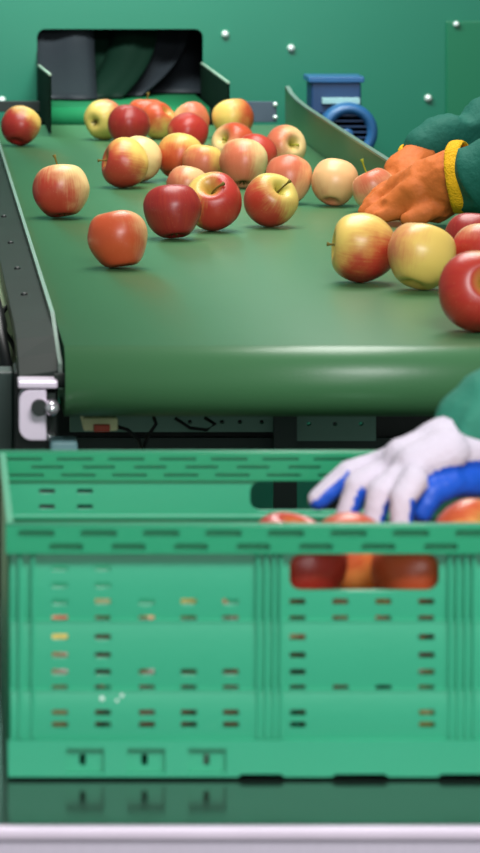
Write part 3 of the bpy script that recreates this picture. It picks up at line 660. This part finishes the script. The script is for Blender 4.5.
A = [
 # seed cx top bottom w  stem-dir blush-dir cover ground red label ...
 (1, 21,108,146,43,(.2,.5,.8),(-.6,-.5,-.5),.62,'y','d','dark red apple with yellow top, alone at the far left beside the rail',{}),
 (2,104,99,140,40,(.55,.8,.1),(.9,.2,.4),.30,'g','k','yellow-green apple with its dry end facing us, back left of the heap',{'calyx':True}),
 (3,129,106.5,146,45,(.1,.4,.9),(0,-1,.1),.93,'o','d','shiny dark crimson apple in front of the yellow-green one, back left of the heap',{}),
 (4,146,97,134,37,(.05,.1,1),(-.3,-.5,.8),.66,'o','o','orange-red apple with upright stem at the very back, before the dark opening',{'stem':(.024,.1)}),
 (5,158,103,139,37,(.6,-.4,.6),(-.4,-.2,.8),.55,'y','o','orange and yellow apple right of the dark crimson one, back of the heap',{}),
 (6,191,103,138,39,(-.5,.3,.8),(.6,-.2,.6),.45,'p','k','pale peach apple at the back, half hidden by a glossy red one',{}),
 (7,188,113,153,42,(.4,.6,.6),(.3,-.6,.5),.66,'y','r','glossy red apple with a yellow streak, in front of the pale peach one',{}),
 (8,180,132,180,47,(.3,.4,.9),(-.4,-.6,-.6),.46,'y','o','yellow-topped orange-red apple in the middle of the heap, left side',{}),
 (9,203,145,184,42,(.2,.2,.95),(-.5,-.6,-.5),.45,'y','k','small yellow and pink apple touching the right of the yellow-topped one',{'stem':(.012,.3)}),
 (10,233,98.5,138,42,(-.2,.2,1),(.9,0,.2),.34,'y','o','yellow apple with blush on its right, rearmost right in front of the housing',{}),
 (11,234,122,166,45,(-.6,-.55,.35),(.5,-.3,.8),.40,'c','o','blushed apple showing a green stem hollow, behind the round peach one',{'stem':(.008,0,'stem_green')}),
 (12,256,133,176,42,(.2,.5,.8),(0,-.4,.8),.6,'p','m','dull pink-red apple wedged behind the round peach one',{}),
 (13,285,125,168,42,(.35,-.75,.2),(-.7,-.2,.3),.38,'c','k','pale apple with a green stem hollow facing right, back right of the heap',{'stem':(.012,.5,'stem_green')}),
 (14,243.5,140,188,50,(.05,.5,.86),(-.6,-.6,-.1),.36,'c','k','large round peach apple standing on its dry end, centre of the heap',{'calyx':True,'taper':.12,'tall':1.08}),
 (15,289,153,204,46,(.1,.5,.85),(-.4,-.5,.5),.36,'p','k','pink-peach apple with blossom end down, right of the round peach one',{'calyx':True,'taper':.1,'tall':1.1}),
 (16,271,173,227,55,(.42,-.68,.58),(-.75,-.3,-.55),.48,'g','m','yellow and red apple with a long stem pointing up right, front of the heap',{'stem':(.030,.1),'spin':.4,'streak':.75}),
 (17,172.5,185,239,60,(-.1,.3,.9),(0,-1,.25),.93,'o','d','deep red apple with orange patch below, frontmost of the heap',{'calyx':True,'taper':.08,'tall':.98}),
 (18,213,170,231,56,(-.15,-.66,.62),(.6,-.3,-.2),.66,'y','r','red and yellow apple with a deep stem hollow facing us, front of the heap',{'stem':(.016,.9),'streak':.85,'tall':1.02}),
 (19,187,166,206,42,(.2,.4,.8),(-.6,-.2,-.2),.40,'p','k','pale peach apple peeping out behind the deep red one',{}),
 (20,125,139,188,48,(-.93,-.15,.18),(-.55,-.25,-.55),.60,'y','m','orange-red apple lying with its stem pointing left',{'stem':(.022,-.15),'tall':.98}),
 (21,139,134.5,182,45,(.3,.5,.8),(.5,.2,-.7),.24,'c','k','cream apple half hidden behind the one whose stem points left',{}),
 (22,61,164,218,58,(-.1,.2,1),(-.5,-.55,-.5),.44,'c','m','red and cream apple standing upright with a thin stem, left of the belt',{'stem':(.029,-.12),'calyx':True,'streak':.6}),
 (23,117.5,208,268,59,(-.15,.22,.95),(-.5,-.6,-.3),.60,'p','o','orange apple lying by itself nearest the left front of the belt',{'streak':.5,'lump':.045}),
 (24,335,157,206,46,(.2,.5,.85),(-.4,.2,-.5),.18,'p','k','pale peach apple right of the heap, before the guide rail',{'tall':1.05}),
 (25,374,165,212,41,(-.45,.1,.9),(-.2,-.5,.6),.28,'p','k','brownish peach apple held under the orange gloved fingers',{'stem':(.030,.1,'stem_green')}),
 (26,363,214,283,64,(-.99,-.03,.1),(.45,-.4,-.85),.40,'y','r','yellow and red apple with its stem pointing left, nearest the orange glove',{'stem':(.020,0)}),
 (27,422,222,290.5,68,(.3,.3,.9),(-.9,.1,.3),.22,'y','k','big yellow apple with faint blush, between two red ones near the glove',{'stem':(.012,.3),'lump':.04}),
 (28,479,249,332,80,(.15,-.85,.35),(-.4,-.6,-.1),.62,'y','r','large bright red apple cut by the right picture edge, nearest the belt end',{'stem':(.012,0),'streak':.85}),
 (30,483,222,287,64,(.1,.5,.85),(-.4,-.5,-.5),.64,'c','r','red apple with a cream top at the right edge, behind the large bright red one',{}),
 (31,474,211.5,268,58,(.1,.3,.95),(0,-.6,.5),.85,'o','d','dull dark red apple at the right edge just below the orange glove cuff',{}),
]
BELT_APPLES = []
for a in A:
    BELT_APPLES.append(apple(*a[:-1], **a[-1]))
# apples in the crate
pits = .0758; rC = .0368
protos = []
for k, (gk, rk, cov) in enumerate((('y','o',.62),('o','r',.8),('c','m',.5),('y','k',.35),('o','o',.7),('p','r',.66),('o','r',.9),('y','o',.3),('p','o',.7),('y','m',.55))):
    bm = apple_mesh(60 + k, .98, .04, .02, 30); s = rC / 1.03
    bmesh.ops.scale(bm, verts=bm.verts, vec=(s, s, s))
    me = bpy.data.meshes.new('apple'); bm.to_mesh(me); bm.free()
    for p in me.polygons: p.use_smooth = True
    me.materials.append(apple_mat('apple_skin', GROUND[gk], RED[rk], Vector((random.uniform(-1,1), random.uniform(-1,1), random.uniform(-.3,.8))).normalized(), cov, .4, .8, s, 60 + k))
    protos.append(me)
def crate_apple(x, y, z, k, label, group, rz=None):
    o = bpy.data.objects.new('apple', protos[k]); link(o)
    o.location = (x, y, z); o.rotation_euler = rz if rz else (random.uniform(-.9,.9), random.uniform(-.9,.9), random.uniform(0, 6.28))
    return tag(o, label, 'apple', group)
FZ = CB + .009 + rC + .0005; cx0 = CX0 + .007 + rC + .006; cy0 = CY0 + .013 + rC + .001
dz = pits / math.sqrt(2) + .0015
placed = []
for layer in range(3):
    nx_, ny_ = (7, 4) if layer != 1 else (6, 3)
    for i in range(nx_):
        for j in range(ny_):
            x = cx0 + (i + (.5 if layer == 1 else 0)) * pits * (1.0 + .0) ; y = cy0 + (j + (.5 if layer == 1 else 0)) * pits
            z = FZ + layer * dz
            if layer == 2 and (i < 6 or j > 2): continue
            if layer == 1 and i < 3 and j > 0: continue
            lab = 'apple in the crate glimpsed only through the slots of its front panel'; grp = 'apples inside the crate'; k = random.randrange(6)
            if layer == 2:
                grp = 'apples in the top layer of the crate'
                lab = 'apple in the top layer of the crate under the white and blue glove'
            crate_apple(x, y, z, k, lab, grp); placed.append((x, y, z))
def drop(x, y, k, label, rz=None, zmin=-9):
    z = zmin
    for px_, py_, pz_ in placed:
        q = (px_ - x) ** 2 + (py_ - y) ** 2
        if q < .0742 ** 2: z = max(z, pz_ + math.sqrt(.0742 ** 2 - q))
    placed.append((x, y, z)); crate_apple(x, y, z, k, label, 'apples in the top layer of the crate', rz)
    print('drop', label[:30], round(z - FZ, 4))
drop(.302, 3.135, 6, 'dark red apple at the left end of the crate handle opening', (.3,.2,1))
drop(.393, 3.135, 8, 'orange apple with yellow glow at the right of the crate handle opening', (.5,.5,.6))
drop(.3475, 3.205, 4, 'orange-red apple in the middle of the crate handle opening', (1.2,.2,1))
drop(.3015, 3.270, 1, 'red apple just showing above the crate rim left of the gloved fingertips', (.2,.2,0), ZC-.5545-.0355)
drop(.4506, 3.19, 7, 'orange-red apple with yellow blush under the blue palm of the glove, above the crate rim', (.9,.3,.4), ZC-.531-.0365)
print('crate top layer xs', [((cx0 + i*pits) * F / cy0 - 57) for i in range(7)], 'y', (ZC-(FZ+2*dz))*F/cy0-125)

# ------------------------------------------------------------------ people
def dirv(a): return Vector(a).normalized()
def person(name_label, base, face, arms, gloves, jmat, seed):
    """face: unit vector the worker faces; arms: list of joint chains (shoulder, elbow, wrist) in world space"""
    b = Vector(base); f = Vector(face).normalized(); s = Vector((-f.y, f.x, 0))
    def W(fx_, sx_, z): return b + f * fx_ + s * sx_ + Vector((0, 0, z))
    body = blob('person', [
        (W(0,0,1.00), W(.02,0,1.40), .13, .11), (W(.02,-.12,1.40), W(.02,.12,1.40), .075, .075), (W(0,-.08,.93), W(0,.08,.93), .10, .10),
        (W(.02,0,1.42), W(.05,0,1.56), .055, .055), (W(.06,0,1.60), W(.055,0,1.70), .072, .088), (W(.10,0,1.575), W(.085,0,1.62), .05, .062),
        (W(.148,0,1.66), W(.165,0,1.635), .010, .014), (W(.06,-.088,1.64), W(.05,-.090,1.67), .014, .016), (W(.06,.088,1.64), W(.05,.090,1.67), .014, .016),
        (W(0,-.09,.92), W(.02,-.10,.50), .085, .06), (W(.02,-.10,.50), W(-.02,-.10,.10), .055, .042), (W(0,.09,.92), W(.02,.10,.50), .085, .06), (W(.02,.10,.50), W(-.02,.10,.10), .055, .042),
        (W(-.02,-.10,.07), W(.13,-.11,.05), .040, .036), (W(-.02,.10,.07), W(.13,.11,.05), .040, .036)], .011, M['skin'], None, 3)
    tag(body, name_label, 'person')
    def B(o): o.parent = body; return o
    for sg in (-1, 1):
        bm = bmesh.new(); p = W(.133, sg*.032, 1.672); lathe(bm, [(0,-.012),(.008,-.009),(.012,0),(.008,.009),(0,.012)], p, f, 16); B(bm_put('eye', bm, M['eye'], None, True))
    bm = bmesh.new(); tube(bm, [W(.146,-.025,1.606), W(.155,0,1.603), W(.146,.025,1.606)], .005, 8); B(bm_put('mouth', bm, M['redbtn'], None, True))
    B(blob('hair', [(W(.035,0,1.73), W(-.0,0,1.68), .092, .092), (W(-.01,0,1.66), W(-.02,0,1.58), .085, .055)], .010, M['hair']))
    js = [(W(0,0,.92), W(.0,0,1.12), .15, .155), (W(0,-.10,.90), W(0,.10,.90), .125, .125), (W(0,0,1.12), W(.02,0,1.40), .15, .13), (W(.02,-.14,1.40), W(.02,.14,1.40), .085, .085), (W(.02,0,1.44), W(.03,0,1.50), .075, .07), (W(.0,-.07,1.2), W(.02,-.09,1.38), .11, .10), (W(.0,.07,1.2), W(.02,.09,1.38), .11, .10)]
    for ch in arms:
        for q in range(len(ch) - 1): js.append((ch[q][0], ch[q+1][0], ch[q][1], ch[q+1][1]))
    B(blob('jacket', js, .0065, jmat, None, 3, .010, .055))
    B(blob('trousers', [(W(0,-.09,.90), W(.02,-.10,.50), .105, .085), (W(.02,-.10,.50), W(-.02,-.10,.14), .08, .07), (W(0,.09,.90), W(.02,.10,.50), .105, .085), (W(.02,.10,.50), W(-.02,.10,.14), .08, .07), (W(0,-.07,.90), W(0,.07,.90), .12, .12)], .012, M['trousers'], None, 3, .006, .08))
    for sg in (-1, 1):
        B(blob('boot', [(W(-.03,sg*.10,.06), W(.15,sg*.115,.045), .055, .045), (W(-.03,sg*.10,.06), W(-.02,sg*.10,.16), .055, .05)], .010, M['boot']))
    return body

# worker with orange gloves, standing at the right of the belt
def pr3(lst): return [(P(*a), r) for a, r in lst]
nearA = [(Vector((1.10, 5.36, 1.41)), .075), (Vector((1.02, 5.25, 1.19)), .066), (P(520,176,5.33), .058), (P(492,176,5.36), .058), (P(484,177,5.375), .054), (P(477,178,5.38), .049)]
farA = [(Vector((1.10, 5.78, 1.42)), .075), (Vector((1.00, 5.84, 1.27)), .062), (P(510,124,5.80), .056), (P(487,126,5.80), .042), (P(466,136,5.79), .034), (P(440,138,5.78), .037), (P(426,146,5.77), .031), (P(423,151,5.77), .025)]
w1 = person('person in a dark green jacket and yellow-trimmed orange gloves, sorting apples at the belt', (1.22, 5.57, 0), (-1, 0, 0), [nearA, farA], None, M['sleeve'], 3)
D0 = 5.43
segs = []
def sg(a, b, r0, r1, *k): segs.append((P(*a), P(*b), r0, r1) + k)
# back of hand and wrist (near glove)
sg((460,178,5.40),(430,187,5.43),.046,.042); sg((430,180,5.43),(402,192,5.47),.033,.028); sg((436,200,5.42),(408,204,5.44),.034,.028)
sg((420,190,5.41),(396,206,5.43),.026,.022)
# four fingers closing down and to the left around the peach apple, thumb in front
sg((408,182,5.50),(386,190,5.505),.017,.015); sg((386,190,5.505),(371,204,5.50),.015,.013)
sg((404,188,5.47),(382,198,5.475),.017,.015); sg((382,198,5.475),(366,211,5.47),.015,.0125)
sg((404,198,5.445),(384,207,5.445),.017,.015); sg((384,207,5.445),(371,216,5.44),.015,.0125)
sg((408,206,5.42),(392,213,5.42),.016,.014); sg((392,213,5.42),(381,217,5.42),.014,.0115)
sg((436,206,5.40),(422,214,5.39),.019,.016); sg((422,214,5.39),(408,219,5.39),.016,.012)
gn = blob('glove', segs, .0036, [M['orange']], None, 9, .0022, .022); gn.parent = w1; tag(gn, 'near orange glove')
def cuff(c, ax, r, mat, parent, tr=.006, el=1.0, w=.012):
    bm = bmesh.new(); a = Vector(ax).normalized(); u, v = frame_for(a); c = Vector(c)
    n, k = 48, 10; rg = []
    for i in range(n):
        t = 2*math.pi*i/n; d = u*math.cos(t)*el + v*math.sin(t); rr = r * (1 + .03*math.sin(3*t) + .012*math.sin(11*t))
        ring = []
        for j in range(k):
            q = 2*math.pi*j/k; ring.append(bm.verts.new(c + d*(rr + tr*math.cos(q)) + a*(w/2*math.sin(q) + .003*math.sin(2*t))))
        rg.append(ring)
    for i in range(n):
        for j in range(k): bm.faces.new((rg[i][j], rg[(i+1)%n][j], rg[(i+1)%n][(j+1)%k], rg[i][(j+1)%k]))
    o = bm_put('cuff', bm, mat, None, True); o.parent = parent; tag(o, 'yellow knitted cuff trim'); return o
cuff(P(459,178,5.395), (.95,-.30,.06), .0495, M['yellow'], gn, .0035, 1.0, .022)
segs = []
sg((424,157,5.77),(404,172,5.75),.030,.032); sg((404,172,5.75),(392,186,5.73),.026,.022); sg((412,176,5.73),(400,196,5.71),.028,.024)
sg((392,184,5.73),(388,200,5.715),.013,.012); sg((398,190,5.715),(396,206,5.70),.013,.012); sg((406,194,5.705),(406,210,5.69),.013,.012); sg((414,192,5.70),(418,209,5.69),.013,.0115); sg((420,176,5.74),(430,196,5.73),.013,.012)
gf = blob('glove', segs, .0036, [M['orange']], None, 3, .002, .02); gf.parent = w1; tag(gf, 'far orange glove, mostly hidden')
cuff(P(418,159,5.77), (.35,-.15,.8), .031, M['yellow'], gf, .003, 1.0, .014)

# worker with the white and blue glove, standing right of the crate
handA = [(Vector((.98, 3.36, 1.42)), .075), (Vector((.74, 3.42, 1.255)), .062), (P(548,388,3.36), .046), (P(500,412,3.335), .041), (P(480,427,3.325), .035)]
offA = [(Vector((.98, 3.80, 1.42)), .075), (Vector((.90, 3.92, 1.15)), .060), (Vector((.92, 3.90, .98)), .05)]
w2 = person('person in a teal green sleeve reaching a white and blue glove into the crate', (1.10, 3.58, 0), (-1, 0, 0), [handA, offA], None, M['sleeve_light'], 5)
segs = []
pn = Vector((.35, -.25, -1)); 
sg((462,440,3.325),(440,452,3.315),.027,.029, None); sg((442,448,3.315),(404,460,3.30),.022,.020, None)
sg((446,452,3.29),(414,466,3.28),.021,.019, None); sg((424,452,3.33),(388,464,3.33),.017,.015, None)
fl = [((388,462,3.335),(348,474,3.33),(318,500,3.325)), ((396,468,3.30),(358,484,3.295),(345,520,3.29)), ((404,474,3.275),(380,492,3.265),(373,526,3.26)), ((414,480,3.255),(403,498,3.245),(401,528,3.24))]
for a, b_, c in fl:
    n1 = Vector((.25,-.45,-1)); n2 = Vector((.8, -.55, -.35)) if a != fl[0][0] else Vector((.3, -.5, -.8))
    th = .15 if a == fl[0][0] else (.55 if a == fl[1][0] else .8)
    sg(a, b_, .0125, .0118, n1, .8); sg(b_, c, .0118, .0098, n2, th)
BN = Vector((0,-1,-.6)); sg((492,482,3.31),(448,484,3.28),.0135,.0135, BN, -1.1); sg((448,484,3.28),(431,494,3.27),.0135,.0125, BN, -1.1); sg((431,494,3.27),(422,512,3.265),.0125,.0105, BN, -1.1)
sg((474,450,3.315),(450,454,3.30),.024,.021, None)
gw = blob('glove', segs, .0028, [M['white_knit'], M['blue_latex']], None, 3, .0008, .012, palm=True); gw.parent = w2; tag(gw, 'white knitted glove with blue coated palm')
bm = bmesh.new(); 
gh = blob('glove', [(Vector((.92,3.90,.98)), Vector((.91,3.89,.90)), .036, .042), (Vector((.90,3.87,.89)), Vector((.89,3.86,.80)), .014,.011), (Vector((.90,3.89,.89)), Vector((.89,3.885,.79)), .014,.011), (Vector((.90,3.91,.89)), Vector((.89,3.91,.80)), .014,.011),(Vector((.90,3.93,.89)), Vector((.89,3.93,.82)), .013,.010),(Vector((.93,3.86,.94)), Vector((.90,3.83,.88)), .015,.012)], .004, [M['white_knit']])
gh.parent = w2

# ------------------------------------------------------------------ lights
def area(name, loc, target, sx, sy, power, col=(1,1,1)):
    ld = bpy.data.lights.new(name, 'AREA'); ld.shape = 'RECTANGLE'; ld.size = sx; ld.size_y = sy; ld.energy = power; ld.color = col
    o = bpy.data.objects.new(name, ld); link(o); o.location = loc
    o.rotation_euler = (Vector(target) - Vector(loc)).to_track_quat('-Z', 'Y').to_euler(); return o
area('ceiling_lamp', (0.5, 5.9, 3.4), (0.4, 5.7, 1.1), 1.4, 2.2, 100, (1.0, .98, .95))
area('front_ceiling_lamp', (0.8, 0.9, 3.4), (0.4, 4.0, 1.0), 1.6, .8, 118, (1.0, .985, 1.0))
area('window_light', (0.5, -2.6, 2.3), (0.3, 3.2, 1.0), 2.6, 1.6, 80, (1.0, .985, 1.0))
area('housing_lamp', (0.28, 7.45, 2.1), (0.33, 8.25, 1.4), .8, .25, 24, (.86, 1.0, 1.0))
w = bpy.data.worlds.new('world'); scene.world = w; w.use_nodes = True
bg = w.node_tree.nodes['Background']; bg.inputs[0].default_value = (.72, .86, .84, 1); bg.inputs[1].default_value = .24

# ------------------------------------------------------------------ camera
cd = bpy.data.cameras.new('camera'); cam = bpy.data.objects.new('camera', cd); link(cam); scene.camera = cam
cam.location = (0, 0, ZC); cam.rotation_euler = (math.pi/2, 0, 0)
cd.sensor_fit = 'VERTICAL'; cd.sensor_height = 24.0; cd.sensor_width = 24.0 * 480 / 853
cd.lens = F / 853 * 24.0
cd.shift_x = (240 - VX) / 853; cd.shift_y = -(426.5 - VY) / 853
cd.clip_start = .1; cd.clip_end = 60
cd.dof.use_dof = True; cd.dof.focus_distance = 5.25; cd.dof.aperture_fstop = cd.lens / 13
vs = scene.view_settings; vs.view_transform = 'Standard'; vs.look = 'None'; vs.exposure = 0.0; vs.gamma = 1.0; vs.use_curve_mapping = False
